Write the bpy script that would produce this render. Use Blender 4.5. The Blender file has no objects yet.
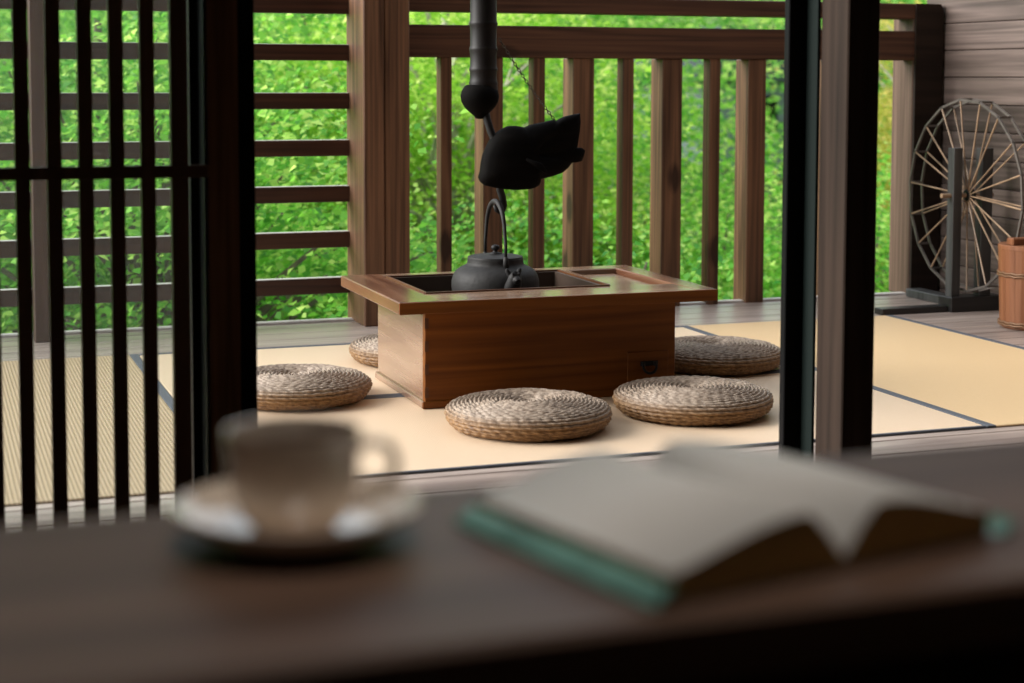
import bpy, bmesh, math, random
import numpy as np
from mathutils import Vector, Matrix

random.seed(7)
PI = math.pi
C = bpy.context.scene.collection
S = bpy.context.scene

# ------------------------------------------------------------------ materials
def new_mat(name):
    m = bpy.data.materials.new(name); m.use_nodes = True
    nt = m.node_tree
    b = nt.nodes['Principled BSDF']
    return m, nt, b

def L(nt, a, b): nt.links.new(a, b)

def set_spec(b, v):
    b.inputs['Specular IOR Level'].default_value = v

def plain(name, col, rough=0.6, metal=0.0, spec=0.5, noise=0.0, nscale=20.0, bump=0.0, coat=0.0):
    m, nt, b = new_mat(name)
    b.inputs['Base Color'].default_value = (*col, 1)
    b.inputs['Roughness'].default_value = rough
    b.inputs['Metallic'].default_value = metal
    set_spec(b, spec)
    if coat:
        b.inputs['Coat Weight'].default_value = coat
        b.inputs['Coat Roughness'].default_value = 0.08
    if noise or bump:
        tc = nt.nodes.new('ShaderNodeTexCoord')
        n = nt.nodes.new('ShaderNodeTexNoise'); n.inputs['Scale'].default_value = nscale
        n.inputs['Detail'].default_value = 5
        L(nt, tc.outputs['Object'], n.inputs['Vector'])
        if noise:
            r = nt.nodes.new('ShaderNodeValToRGB')
            r.color_ramp.elements[0].position = .3; r.color_ramp.elements[1].position = .7
            r.color_ramp.elements[0].color = (*[c*(1-noise) for c in col], 1)
            r.color_ramp.elements[1].color = (*[min(1, c*(1+noise)) for c in col], 1)
            L(nt, n.outputs['Fac'], r.inputs['Fac']); L(nt, r.outputs['Color'], b.inputs['Base Color'])
        if bump:
            bp = nt.nodes.new('ShaderNodeBump'); bp.inputs['Strength'].default_value = bump
            bp.inputs['Distance'].default_value = .004
            L(nt, n.outputs['Fac'], bp.inputs['Height']); L(nt, bp.outputs['Normal'], b.inputs['Normal'])
    return m

def wood(name, dark, light, axis='Z', rough=0.5, spec=0.4, ring=7.0, fine=60.0, bump=0.25, knots=0.0, island=0.0, coat=0.0):
    """Grain running along the axis: stretched noise bands, fine fibres and optional knots."""
    m, nt, b = new_mat(name)
    b.inputs['Roughness'].default_value = rough; set_spec(b, spec)
    if coat:
        b.inputs['Coat Weight'].default_value = coat
        b.inputs['Coat Roughness'].default_value = 0.12
    tc = nt.nodes.new('ShaderNodeTexCoord')
    def mapped(along, cross):
        mp = nt.nodes.new('ShaderNodeMapping')
        s = [cross]*3; s['XYZ'.index(axis)] = along
        mp.inputs['Scale'].default_value = s
        L(nt, tc.outputs['Object'], mp.inputs['Vector'])
        return mp.outputs['Vector']
    def math_(op, a, bb=None):
        n = nt.nodes.new('ShaderNodeMath'); n.operation = op
        for i, v in enumerate((a, bb)):
            if v is None: continue
            if isinstance(v, (int, float)): n.inputs[i].default_value = v
            else: L(nt, v, n.inputs[i])
        return n.outputs[0]
    n1 = nt.nodes.new('ShaderNodeTexNoise'); n1.inputs['Scale'].default_value = 1
    n1.inputs['Detail'].default_value = 2; n1.inputs['Distortion'].default_value = .15
    L(nt, mapped(.3, ring), n1.inputs['Vector'])
    rings = math_('PINGPONG', math_('MULTIPLY', n1.outputs['Fac'], 13.0), 1.0)
    n2 = nt.nodes.new('ShaderNodeTexNoise'); n2.inputs['Scale'].default_value = 1
    n2.inputs['Detail'].default_value = 4
    L(nt, mapped(3.0, fine), n2.inputs['Vector'])
    n3 = nt.nodes.new('ShaderNodeTexNoise'); n3.inputs['Scale'].default_value = 2.2
    n3.inputs['Detail'].default_value = 2
    L(nt, tc.outputs['Object'], n3.inputs['Vector'])
    f = math_('ADD', math_('MULTIPLY', rings, .30), math_('MULTIPLY', n2.outputs['Fac'], .50))
    f = math_('ADD', f, math_('MULTIPLY', n3.outputs['Fac'], .30))
    if knots:
        v = nt.nodes.new('ShaderNodeTexVoronoi'); v.inputs['Scale'].default_value = 1
        L(nt, mapped(knots, knots*2.0), v.inputs['Vector'])
        k = nt.nodes.new('ShaderNodeMapRange'); k.inputs['From Min'].default_value = .05
        k.inputs['From Max'].default_value = .16; k.inputs['To Min'].default_value = -.5; k.inputs['To Max'].default_value = 0
        L(nt, v.outputs['Distance'], k.inputs['Value'])
        f = math_('ADD', f, k.outputs['Result'])
    if island:
        g = nt.nodes.new('ShaderNodeNewGeometry')
        f = math_('ADD', f, math_('MULTIPLY', math_('SUBTRACT', g.outputs['Random Per Island'], .5), island))
    r = nt.nodes.new('ShaderNodeValToRGB')
    r.color_ramp.elements[0].position = .25; r.color_ramp.elements[1].position = .85
    r.color_ramp.elements[0].color = (*dark, 1); r.color_ramp.elements[1].color = (*light, 1)
    L(nt, f, r.inputs['Fac']); L(nt, r.outputs['Color'], b.inputs['Base Color'])
    if bump:
        bp = nt.nodes.new('ShaderNodeBump'); bp.inputs['Strength'].default_value = bump
        bp.inputs['Distance'].default_value = .002
        L(nt, f, bp.inputs['Height']); L(nt, bp.outputs['Normal'], b.inputs['Normal'])
    return m

def tatami(name, col, rib=0.0, rib_axis='X', contrast=.12, rough=.5, spec=.35):
    m, nt, b = new_mat(name)
    b.inputs['Roughness'].default_value = rough; set_spec(b, spec)
    tc = nt.nodes.new('ShaderNodeTexCoord')
    n = nt.nodes.new('ShaderNodeTexNoise'); n.inputs['Scale'].default_value = 1.0
    n.inputs['Detail'].default_value = 4
    mp = nt.nodes.new('ShaderNodeMapping'); mp.inputs['Scale'].default_value = (260, 60, 60) if rib_axis == 'X' else (60, 260, 60)
    L(nt, tc.outputs['Object'], mp.inputs['Vector']); L(nt, mp.outputs['Vector'], n.inputs['Vector'])
    w = nt.nodes.new('ShaderNodeTexWave'); w.wave_type = 'BANDS'; w.bands_direction = rib_axis
    w.inputs['Scale'].default_value = rib; w.inputs['Distortion'].default_value = .35
    w.inputs['Detail'].default_value = 1
    L(nt, tc.outputs['Object'], w.inputs['Vector'])
    mx = nt.nodes.new('ShaderNodeMath'); mx.operation = 'MULTIPLY_ADD'
    L(nt, w.outputs['Fac'], mx.inputs[0]); mx.inputs[1].default_value = .55
    mm = nt.nodes.new('ShaderNodeMath'); mm.operation = 'MULTIPLY'; L(nt, n.outputs['Fac'], mm.inputs[0]); mm.inputs[1].default_value = .45
    L(nt, mm.outputs[0], mx.inputs[2])
    r = nt.nodes.new('ShaderNodeValToRGB')
    r.color_ramp.elements[0].position = .15; r.color_ramp.elements[1].position = .85
    r.color_ramp.elements[0].color = (*[c*(1-contrast*k) for c, k in zip(col, (1, 1.1, 1.3))], 1)
    r.color_ramp.elements[1].color = (*[min(1, c*(1+contrast*.6)) for c in col], 1)
    L(nt, mx.outputs[0], r.inputs['Fac']); L(nt, r.outputs['Color'], b.inputs['Base Color'])
    bp = nt.nodes.new('ShaderNodeBump'); bp.inputs['Strength'].default_value = .5; bp.inputs['Distance'].default_value = .0015
    L(nt, mx.outputs[0], bp.inputs['Height']); L(nt, bp.outputs['Normal'], b.inputs['Normal'])
    return m

def leaf_mat(name, a, bcol, cc):
    """Leaf colour varies leaf by leaf (kind of leaf and age); light passes through the blade."""
    m = bpy.data.materials.new(name); m.use_nodes = True
    nt = m.node_tree; nt.nodes.clear()
    out = nt.nodes.new('ShaderNodeOutputMaterial')
    g = nt.nodes.new('ShaderNodeNewGeometry')
    r = nt.nodes.new('ShaderNodeValToRGB')
    r.color_ramp.elements[0].position = 0; r.color_ramp.elements[0].color = (*a, 1)
    r.color_ramp.elements[1].position = 1; r.color_ramp.elements[1].color = (*cc, 1)
    e = r.color_ramp.elements.new(.6); e.color = (*bcol, 1)
    L(nt, g.outputs['Random Per Island'], r.inputs['Fac'])
    p = nt.nodes.new('ShaderNodeBsdfPrincipled'); p.inputs['Roughness'].default_value = .45
    p.inputs['Specular IOR Level'].default_value = .35
    t = nt.nodes.new('ShaderNodeBsdfTranslucent')
    L(nt, r.outputs['Color'], p.inputs['Base Color']); L(nt, r.outputs['Color'], t.inputs['Color'])
    mx = nt.nodes.new('ShaderNodeMixShader'); mx.inputs[0].default_value = .55
    L(nt, p.outputs[0], mx.inputs[1]); L(nt, t.outputs[0], mx.inputs[2]); L(nt, mx.outputs[0], out.inputs[0])
    return m

M = {}
M['rail'] = wood('stained_cedar_upright', (.030, .011, .005), (.215, .108, .058), 'Z', rough=.5, spec=.35, knots=2.2, ring=14, fine=110)
M['rail_x'] = wood('stained_cedar_lengthwise', (.028, .011, .006), (.13, .058, .032), 'X', rough=.5, spec=.35, knots=2.2, ring=14, fine=110)
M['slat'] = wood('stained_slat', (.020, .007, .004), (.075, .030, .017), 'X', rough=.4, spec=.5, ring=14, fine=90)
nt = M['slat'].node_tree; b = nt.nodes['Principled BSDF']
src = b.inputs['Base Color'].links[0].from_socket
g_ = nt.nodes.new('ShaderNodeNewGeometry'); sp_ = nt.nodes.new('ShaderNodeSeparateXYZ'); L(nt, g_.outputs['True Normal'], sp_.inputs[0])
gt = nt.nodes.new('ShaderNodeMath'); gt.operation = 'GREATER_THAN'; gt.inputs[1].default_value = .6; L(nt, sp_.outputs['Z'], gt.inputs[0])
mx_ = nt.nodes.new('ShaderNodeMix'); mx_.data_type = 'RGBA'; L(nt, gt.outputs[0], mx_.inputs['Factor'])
L(nt, src, mx_.inputs['A']); mx_.inputs['B'].default_value = (.60, .57, .54, 1)     # sky light on upper faces, put into the colour
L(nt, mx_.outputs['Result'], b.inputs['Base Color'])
M['darkpost'] = wood('dark_post', (.028, .012, .007), (.10, .048, .03), 'Z', rough=.5, spec=.35)
M['pillar'] = wood('dark_pillar', (.016, .0095, .0065), (.050, .031, .022), 'Z', rough=.6, spec=.15, knots=1.6)
M['pillar_pale'] = wood('dulled_post', (.05, .028, .018), (.17, .105, .078), 'Z', rough=.55, spec=.3, ring=14, fine=90)  # duller than the rail wood: weaker light put into the colour
M['stile'] = wood('brown_door_stile', (.10, .045, .022), (.30, .15, .08), 'Z', rough=.55, spec=.2, ring=14, fine=90)
M['lattice'] = wood('black_brown_lacquer', (.085, .040, .024), (.18, .095, .058), 'Z', rough=.5, spec=.3)
M['deck'] = wood('weathered_deck', (.24, .182, .158), (.55, .45, .395), 'X', rough=.32, spec=.5, island=.35, fine=80)
M['plank'] = wood('grey_cedar_siding', (.042, .029, .023), (.17, .125, .107), 'Y', rough=.55, spec=.35, knots=1.5, island=.3, ring=14)
M['hearth'] = wood('hearth_chest_wood', (.095, .026, .0025), (.22, .070, .008), 'X', rough=.5, spec=.22, ring=9, fine=80)
M['hearth_side'] = wood('hearth_end_wood', (.19, .10, .06), (.31, .20, .135), 'Y', rough=.26, spec=.8, ring=9, fine=80, coat=.5)  # paler copy of the chest wood: side light and sheen in the colour
M['hearth_joint'] = wood('hearth_joint_wood', (.05, .014, .003), (.12, .04, .009), 'X', rough=.4, fine=80)
M['hearth_top'] = wood('hearth_top_wood', (.13, .066, .038), (.33, .215, .145), 'X', rough=.19, spec=.8, ring=5, fine=45)  # base lightened: grazing reflection put into the colour
M['hearth_topy'] = wood('hearth_top_end_wood', (.060, .018, .009), (.26, .125, .070), 'Y', rough=.2, spec=.8, ring=5, fine=45)
M['iron'] = plain('cast_iron', (.015, .0135, .013), .62, 0, .35, noise=.3, nscale=60, bump=.35)
M['iron_dark'] = plain('soot_black_iron', (.012, .011, .011), .6, .3, .4, noise=.3, nscale=40, bump=.3)
M['chain'] = plain('rusty_chain', (.085, .065, .05), .5, .4)
M['bamboo'] = plain('smoked_bamboo', (.0075, .0055, .005), .5, 0, .25, noise=.45, nscale=14)
M['fish'] = wood('soot_carved_wood', (.0015, .0013, .0012), (.0055, .0045, .004), 'X', rough=.75, spec=.05, bump=.5)
M['ash'] = plain('hearth_ash', (.10, .095, .09), .95, noise=.35, nscale=30, bump=.6)
M['copper'] = plain('smoked_copper_lining', (.07, .046, .034), .45, .5)
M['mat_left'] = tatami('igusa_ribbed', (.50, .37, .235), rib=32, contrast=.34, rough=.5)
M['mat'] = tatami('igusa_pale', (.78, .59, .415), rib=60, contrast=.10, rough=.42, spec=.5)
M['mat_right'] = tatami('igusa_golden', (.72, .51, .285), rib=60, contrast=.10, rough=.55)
M['heri'] = plain('slate_cloth_border', (.085, .095, .115), .7, noise=.2, nscale=200)
M['lacquer_black'] = plain('black_sash', (.003, .003, .0035), .5, 0, .12)
M['sash_edge'] = plain('grey_sash_edge', (.007, .012, .0105), .6, .0, .12)
M['counter'] = wood('walnut_counter', (.065, .034, .022), (.18, .105, .072), 'X', rough=.5, spec=.3, ring=5, fine=35, bump=.1)
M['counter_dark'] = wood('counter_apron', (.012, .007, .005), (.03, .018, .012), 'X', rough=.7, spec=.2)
M['porcelain'] = plain('white_porcelain', (.80, .68, .57), .10, 0, .6, coat=.8)
M['coffee'] = plain('coffee', (.05, .018, .006), .06, 0, .5)
M['page'] = plain('cream_page', (.78, .76, .73), .75, 0, .25)
M['page_edge'] = plain('aged_page_edges', (.58, .36, .14), .85, 0, .2, noise=.25, nscale=300)
M['cover'] = plain('glossy_green_cover', (.19, .40, .345), .22, 0, .6, noise=.45, nscale=16, coat=.4)
M['cover_shade'] = plain('shaded_cover', (.03, .022, .02), .35, 0, .4)  # shade under the pages put into the cover's colour
M['bucket'] = wood('hinoki_bucket', (.15, .052, .020), (.26, .105, .047), 'Z', rough=.5, spec=.35, island=.2, ring=14)
M['hoop'] = plain('twisted_hoop', (.17, .085, .04), .5, .2)
M['wheelwood'] = wood('grey_old_wood', (.022, .022, .022), (.10, .10, .098), 'Z', rough=.45, spec=.45)
M['wheelbase'] = wood('black_old_wood', (.006, .0055, .005), (.026, .024, .023), 'X', rough=.4, spec=.5)
M['spoke'] = plain('bamboo_spoke', (.30, .20, .125), .45, noise=.5, nscale=9)
M['rim'] = plain('old_rim_slat', (.11, .095, .085), .4, noise=.4, nscale=14)
M['roof'] = wood('roof_boards', (.035, .018, .011), (.12, .065, .042), 'X', rough=.6)
M['roomwall'] = plain('dim_plaster', (.34, .26, .20), .9)
M['roomfloor'] = wood('room_floor', (.04, .02, .012), (.12, .07, .045), 'Y', rough=.4)
M['bark'] = plain('grey_bark', (.15, .12, .09), .9, noise=.4, nscale=12, bump=.6)
M['palebark'] = plain('pale_bark', (.45, .42, .34), .8, noise=.3, nscale=12)
M['ground'] = plain('garden_slope', (.10, .19, .035), .95, noise=.55, nscale=1.3, bump=.5)
M['leafA'] = leaf_mat('maple_leaf', (.10, .36, .045), (.28, .66, .075), (.72, .92, .24))
M['leafB'] = leaf_mat('deep_green_leaf', (.065, .28, .045), (.19, .52, .07), (.50, .78, .17))
M['leafC'] = leaf_mat('lime_leaf', (.20, .50, .04), (.46, .76, .09), (.80, .92, .28))
M['leafD'] = leaf_mat('yellowing_leaf', (.34, .44, .06), (.64, .62, .12), (.82, .66, .24))
M['edge'] = plain('pale_edge_board', (.62, .58, .55), .5, noise=.15, nscale=8)  # pale tone paints in the sky glare on the outer board
M['housewall'] = plain('distant_wall', (.22, .26, .29), .8)
M['houseroof'] = plain('distant_roof', (.05, .065, .08), .5)

# glass with a faint pale veil mixed in for room reflections
gm = bpy.data.materials.new('window_glass'); gm.use_nodes = True
nt = gm.node_tree; nt.nodes.clear()
o_ = nt.nodes.new('ShaderNodeOutputMaterial'); tr = nt.nodes.new('ShaderNodeBsdfTransparent')
tr.inputs[0].default_value = (.93, .95, .94, 1)
gl = nt.nodes.new('ShaderNodeBsdfGlossy'); gl.inputs['Roughness'].default_value = .01
fr = nt.nodes.new('ShaderNodeFresnel'); fr.inputs[0].default_value = 1.45
df = nt.nodes.new('ShaderNodeBsdfTranslucent'); df.inputs[0].default_value = (.75, .75, .75, 1)
m1 = nt.nodes.new('ShaderNodeMixShader'); m1.inputs[0].default_value = .028
L(nt, tr.outputs[0], m1.inputs[1]); L(nt, df.outputs[0], m1.inputs[2])
m2 = nt.nodes.new('ShaderNodeMixShader'); L(nt, fr.outputs[0], m2.inputs[0])
L(nt, m1.outputs[0], m2.inputs[1]); L(nt, gl.outputs[0], m2.inputs[2]); L(nt, m2.outputs[0], o_.inputs[0])
M['glass'] = gm

# woven cushion: straw colour with paler strands
m, nt, b = new_mat('woven_straw')
b.inputs['Roughness'].default_value = .55; set_spec(b, .35)
tc = nt.nodes.new('ShaderNodeTexCoord')
n = nt.nodes.new('ShaderNodeTexNoise'); n.inputs['Scale'].default_value = 90; n.inputs['Detail'].default_value = 3
L(nt, tc.outputs['Object'], n.inputs['Vector'])
r = nt.nodes.new('ShaderNodeValToRGB'); r.color_ramp.elements[0].position = .32; r.color_ramp.elements[1].position = .68
r.color_ramp.elements[0].color = (.15, .085, .04, 1); r.color_ramp.elements[1].color = (.50, .37, .245, 1)
L(nt, n.outputs['Fac'], r.inputs['Fac']); L(nt, r.outputs['Color'], b.inputs['Base Color'])
# tops painted paler and greyer for sky light; sides keep their golden colour
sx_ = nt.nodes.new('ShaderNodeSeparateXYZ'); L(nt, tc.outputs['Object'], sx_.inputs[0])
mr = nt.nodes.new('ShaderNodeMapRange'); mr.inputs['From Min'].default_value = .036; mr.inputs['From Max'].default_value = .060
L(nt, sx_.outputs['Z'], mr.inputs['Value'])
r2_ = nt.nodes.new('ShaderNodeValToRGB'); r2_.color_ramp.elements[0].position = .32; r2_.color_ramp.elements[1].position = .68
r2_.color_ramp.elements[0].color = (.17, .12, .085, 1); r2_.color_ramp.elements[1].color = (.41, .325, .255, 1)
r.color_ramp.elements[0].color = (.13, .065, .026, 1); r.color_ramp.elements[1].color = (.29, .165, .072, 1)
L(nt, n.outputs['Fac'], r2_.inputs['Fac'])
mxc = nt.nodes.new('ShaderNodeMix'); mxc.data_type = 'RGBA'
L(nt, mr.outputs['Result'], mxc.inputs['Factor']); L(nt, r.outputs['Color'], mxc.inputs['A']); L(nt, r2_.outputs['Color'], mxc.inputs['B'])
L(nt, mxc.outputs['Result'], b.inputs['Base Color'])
M['straw'] = m

# ------------------------------------------------------------------ mesh helpers
def bx(bm, x0, x1, y0, y1, z0, z1, bev=0.0, seg=1):
    vs = [bm.verts.new((x, y, z)) for x in (x0, x1) for y in (y0, y1) for z in (z0, z1)]
    F = [(0, 1, 3, 2), (4, 6, 7, 5), (0, 4, 5, 1), (2, 3, 7, 6), (0, 2, 6, 4), (1, 5, 7, 3)]
    fs = [bm.faces.new([vs[i] for i in f]) for f in F]
    if bev:
        ed = list({e for f in fs for e in f.edges})
        bmesh.ops.bevel(bm, geom=ed, offset=bev, segments=seg, affect='EDGES', profile=.5)

def tube(bm, pts, rad, n=8, cap=True):
    """A tapering tube along the points."""
    pts = [Vector(p) for p in pts]
    if not hasattr(rad, '__len__'): rad = [rad]*len(pts)
    rings = []
    up = None
    for i, p in enumerate(pts):
        d = (pts[min(i+1, len(pts)-1)] - pts[max(i-1, 0)]).normalized()
        if up is None:
            up = Vector((0, 0, 1)) if abs(d.z) < .9 else Vector((1, 0, 0))
        u = (up - d*up.dot(d)).normalized(); up = u
        v = d.cross(u)
        rings.append([bm.verts.new(p + (u*math.cos(2*PI*k/n) + v*math.sin(2*PI*k/n))*rad[i]) for k in range(n)])
    for a, c in zip(rings, rings[1:]):
        for k in range(n):
            bm.faces.new((a[k], a[(k+1) % n], c[(k+1) % n], c[k]))
    if cap:
        bm.faces.new(rings[0][::-1]); bm.faces.new(rings[-1])

def lathe(bm, prof, c=(0, 0, 0), n=48, close=False):
    """prof: (r, z) pairs from the bottom outwards."""
    rings = []
    for r_, z in prof:
        if r_ < 1e-6: rings.append([bm.verts.new((c[0], c[1], c[2]+z))])
        else: rings.append([bm.verts.new((c[0]+r_*math.cos(2*PI*k/n), c[1]+r_*math.sin(2*PI*k/n), c[2]+z)) for k in range(n)])
    prs = list(zip(rings, rings[1:]))
    if close: prs.append((rings[-1], rings[0]))
    for a, d in prs:
        for k in range(n):
            k2 = (k+1) % n
            if len(a) == 1 and len(d) == 1: continue
            if len(a) == 1: bm.faces.new((a[0], d[k2], d[k]))
            elif len(d) == 1: bm.faces.new((a[k], a[k2], d[0]))
            else: bm.faces.new((a[k], a[k2], d[k2], d[k]))

def prism(bm, outline, y0, y1, bev=0.0):
    """An x-z outline given thickness along y."""
    a = [bm.verts.new((x, y0, z)) for x, z in outline]; b2 = [bm.verts.new((x, y1, z)) for x, z in outline]
    n = len(a)
    fs = [bm.faces.new(a), bm.faces.new(b2[::-1])]
    for i in range(n): fs.append(bm.faces.new((a[i], b2[i], b2[(i+1) % n], a[(i+1) % n])))
    return fs

def obj(name, bm, mat, parent=None, smooth=False, local=False, angle=None):
    bmesh.ops.recalc_face_normals(bm, faces=bm.faces[:])
    me = bpy.data.meshes.new(name)
    if parent is not None and not local:
        w = Vector((0, 0, 0)); p = parent
        while p is not None: w += p.location; p = p.parent
        bmesh.ops.translate(bm, verts=bm.verts[:], vec=-w)
    bm.to_mesh(me); bm.free()
    if smooth:
        me.polygons.foreach_set('use_smooth', [True]*len(me.polygons))
        if angle:
            me.set_sharp_from_angle(angle=math.radians(angle))
    o = bpy.data.objects.new(name, me); C.objects.link(o)
    for mm in (mat if isinstance(mat, (list, tuple)) else [mat]): me.materials.append(mm)
    if parent is not None: o.parent = parent
    return o

def tag(o, label=None, cat=None, group=None, kind=None):
    if label: o['label'] = label
    if cat: o['category'] = cat
    if group: o['group'] = group
    if kind: o['kind'] = kind
    return o

def thing(name, label, cat, loc=(0, 0, 0), rz=0.0, group=None, kind=None):
    o = bpy.data.objects.new(name, None); C.objects.link(o)
    o.empty_display_size = .1
    o.location = loc; o.rotation_euler = (0, 0, rz)
    return tag(o, label, cat, group, kind)

def struct(name, bm, mat, parent=None, smooth=False, label=None, cat=None):
    o = obj(name, bm, mat, parent, smooth)
    if parent is None: tag(o, label, cat, kind='structure')
    return o

def box_obj(name, b6, mat, parent=None, bev=0.0, **k):
    bm = bmesh.new(); bx(bm, *b6, bev=bev)
    return obj(name, bm, mat, parent, **k)

# ------------------------------------------------------------------ camera
F_PX, PP_Y, PITCH, ROLL, YAW = 1669.6, 205.07, .07568, .002425, .341425
EYE = Vector((0, 0, .88))
fw = Vector((math.sin(YAW)*math.cos(PITCH), math.cos(YAW)*math.cos(PITCH), -math.sin(PITCH)))
rt = Vector((math.cos(YAW), -math.sin(YAW), 0)); up = rt.cross(fw)
r2 = rt*math.cos(ROLL) + up*math.sin(ROLL); u2 = -rt*math.sin(ROLL) + up*math.cos(ROLL)
cd = bpy.data.cameras.new('camera'); cam = bpy.data.objects.new('camera', cd); C.objects.link(cam)
mw = Matrix.Identity(4)
for i in range(3):
    mw[i][0] = r2[i]; mw[i][1] = u2[i]; mw[i][2] = -fw[i]; mw[i][3] = EYE[i]
cam.matrix_world = mw
cd.sensor_width = 36; cd.lens = F_PX/1024*36
cd.shift_y = -(341.5-PP_Y)/1024
cd.clip_start = .05; cd.clip_end = 300
cd.dof.use_dof = True; cd.dof.focus_distance = 4.8; cd.dof.aperture_fstop = 3.5
S.camera = cam

# ------------------------------------------------------------------ setting: deck
DZ = -.006                       # deck boards; the mats lie on them with their tops at z = 0
bm = bmesh.new()
y = 3.0
k = 0
while y < 5.90:
    y1 = min(y + .128, 5.905)
    bx(bm, -2.6, 3.97, y, y1-.008, DZ-.03, DZ, bev=.002)
    y = y1; k += 1
struct('floor', bm, M['deck'], label='weathered grey deck boards around and under the tatami mats', cat='floor')
bm = bmesh.new(); bx(bm, -2.6, 3.97, 3.0, 5.86, DZ-.2, DZ-.032)
struct('floor_joists', bm, M['darkpost'])
bm = bmesh.new(); bx(bm, -2.6, 4.4, -2.0, 2.97, -.10, -.04)
struct('floor_inside', bm, M['roomfloor'])

# right side wall of the deck: horizontal planks
bm = bmesh.new()
z = -.091
while z < 2.35:
    bx(bm, 3.97, 4.0, 3.0, 6.02, z, z+.1065, bev=.003)
    z += .109
struct('wall_right', bm, M['plank'], label='grey cedar plank wall at the end of the deck', cat='wall')
bm = bmesh.new(); bx(bm, 4.0, 4.06, 3.0, 6.02, -.1, 2.4)
struct('wall_right_backing', bm, M['darkpost'])

# roof over the deck with a tie beam that the pot hook hangs from
bm = bmesh.new()
y = 2.95
while y < 3.2:
    bx(bm, -1.6, 4.3, y, y+.146, 2.36, 2.39, bev=.003); y += .15
struct('ceiling', bm, M['roof'])
bm = bmesh.new(); bx(bm, -1.6, 4.1, 4.40, 4.52, 2.22, 2.36, bev=.005)
struct('ceiling_beam', bm, M['roof'])

# room behind the window opening
bm = bmesh.new(); bx(bm, -2.6, 4.4, -2.0, 2.95, 2.36, 2.46); struct('ceiling_inside', bm, M['roomwall'])
bm = bmesh.new(); bx(bm, -2.6, 4.4, -2.1, -2.0, -.1, 2.46); struct('wall_back', bm, M['roomwall'])
bm = bmesh.new(); bx(bm, -2.7, -2.6, -2.1, 3.1, -.1, 2.46); struct('wall_left', bm, M['roomwall'])
bm = bmesh.new(); bx(bm, 4.4, 4.5, -2.1, 3.1, -.1, 2.46); struct('wall_right_inside', bm, M['roomwall'])
bm = bmesh.new()
bx(bm, -2.6, -.55, 3.04, 3.16, -.1, 2.46); bx(bm, 3.5, 4.4, 3.04, 3.16, -.1, 2.46)
bx(bm, -.55, 3.5, 3.04, 3.16, 2.30, 2.46)
struct('wall_front', bm, M['roomwall'])
bm = bmesh.new(); bx(bm, -2.6, 4.4, 2.6, 3.1, 2.47, 6.6)
struct('wall_sky_block', bm, M['darkpost'])  # unseen storey added to block sky light from the rail fronts
bm = bmesh.new(); bx(bm, -.55, 3.5, 3.02, 3.2, -.1, -.005, bev=.004); struct('trim_sill', bm, M['darkpost'])

# square pillar on the window line, and the black door jamb beside it
bm = bmesh.new(); bx(bm, 1.854, 1.932, 3.10, 3.212, -.014, 2.30, bev=.003)
struct('pillar', bm, M['pillar'], label='dark square wooden pillar standing in the opening right of the book', cat='pillar')
dr = thing('door_2', 'black sash of the slid-back glass door beside the square pillar', 'door', (1.82, 3.24, -.014), kind='structure')
box_obj('sash_stile', (1.803, 1.852, 3.262, 3.284, -.014, 2.30), M['lacquer_black'], dr, bev=.002)
box_obj('sash_edge_strip', (1.846, 1.8535, 3.213, 3.261, -.014, 2.30), M['sash_edge'], dr, bev=.001)
dr = thing('door_3', 'black sash and brown stile of the slid-back door right of the lattice', 'door', (.53, 3.12, -.014), kind='structure')
box_obj('door_stile', (.5025, .563, 3.10, 3.17, -.014, 2.30), M['stile'], dr, bev=.002)
box_obj('sash_stile', (.560, .592, 3.10, 3.135, -.014, 2.30), M['lacquer_black'], dr, bev=.001)
box_obj('sash_edge_strip', (.4985, .5020, 3.106, 3.17, -.014, 2.30), M['sash_edge'], dr, bev=.0008)
box_obj('sash_stile', (.482, .501, 3.175, 3.195, -.014, 2.30), M['lacquer_black'], dr, bev=.001)

# lattice door on the left with a glass pane behind its bars
lat = thing('door_1', 'dark wooden lattice door with upright bars at the left edge', 'door', (0, 3.1, -.014), kind='structure')
pitch = .0552
xs = [.1179 + pitch*i for i in range(6)]
xs = [xs[0]-pitch*k for k in range(9, 0, -1)] + xs
for x in xs:
    box_obj('lattice_bar', (x-.0128, x+.0128, 3.09, 3.112, .03, 2.25), M['lattice'], lat, bev=.001)
box_obj('frame_stile', (.4358, .4668, 3.09, 3.115, -.014, 2.30), M['lattice'], lat, bev=.0015)
box_obj('frame_stile', (-.50, -.45, 3.085, 3.118, -.014, 2.30), M['lattice'], lat, bev=.0015)
box_obj('cross_rail', (-.45, .503, 3.0885, 3.1135, .6965, .7195), M['lattice'], lat, bev=.001)
box_obj('bottom_rail', (-.45, .434, 3.085, 3.118, -.014, .05), M['lattice'], lat, bev=.001)
box_obj('top_rail', (-.45, .434, 3.085, 3.118, 2.22, 2.30), M['lattice'], lat, bev=.001)
box_obj('glass_pane', (-.50, .474, 3.175, 3.179, 0, 2.29), M['glass'], lat)

# main post at the rail, the paler post far left
bm = bmesh.new(); bx(bm, 1.484, 1.560, 5.745, 5.995, DZ, 2.36, bev=.004)
struct('pillar_rail', bm, M['rail'], label='thick brown deck post left of the hearth with slats running into it', cat='post')
bm = bmesh.new(); bx(bm, .350, .410, 5.745, 5.86, DZ, 2.36, bev=.004)
struct('pillar_slats', bm, M['darkpost'], label='slim dark deck post seen through the lattice door', cat='post')

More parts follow.
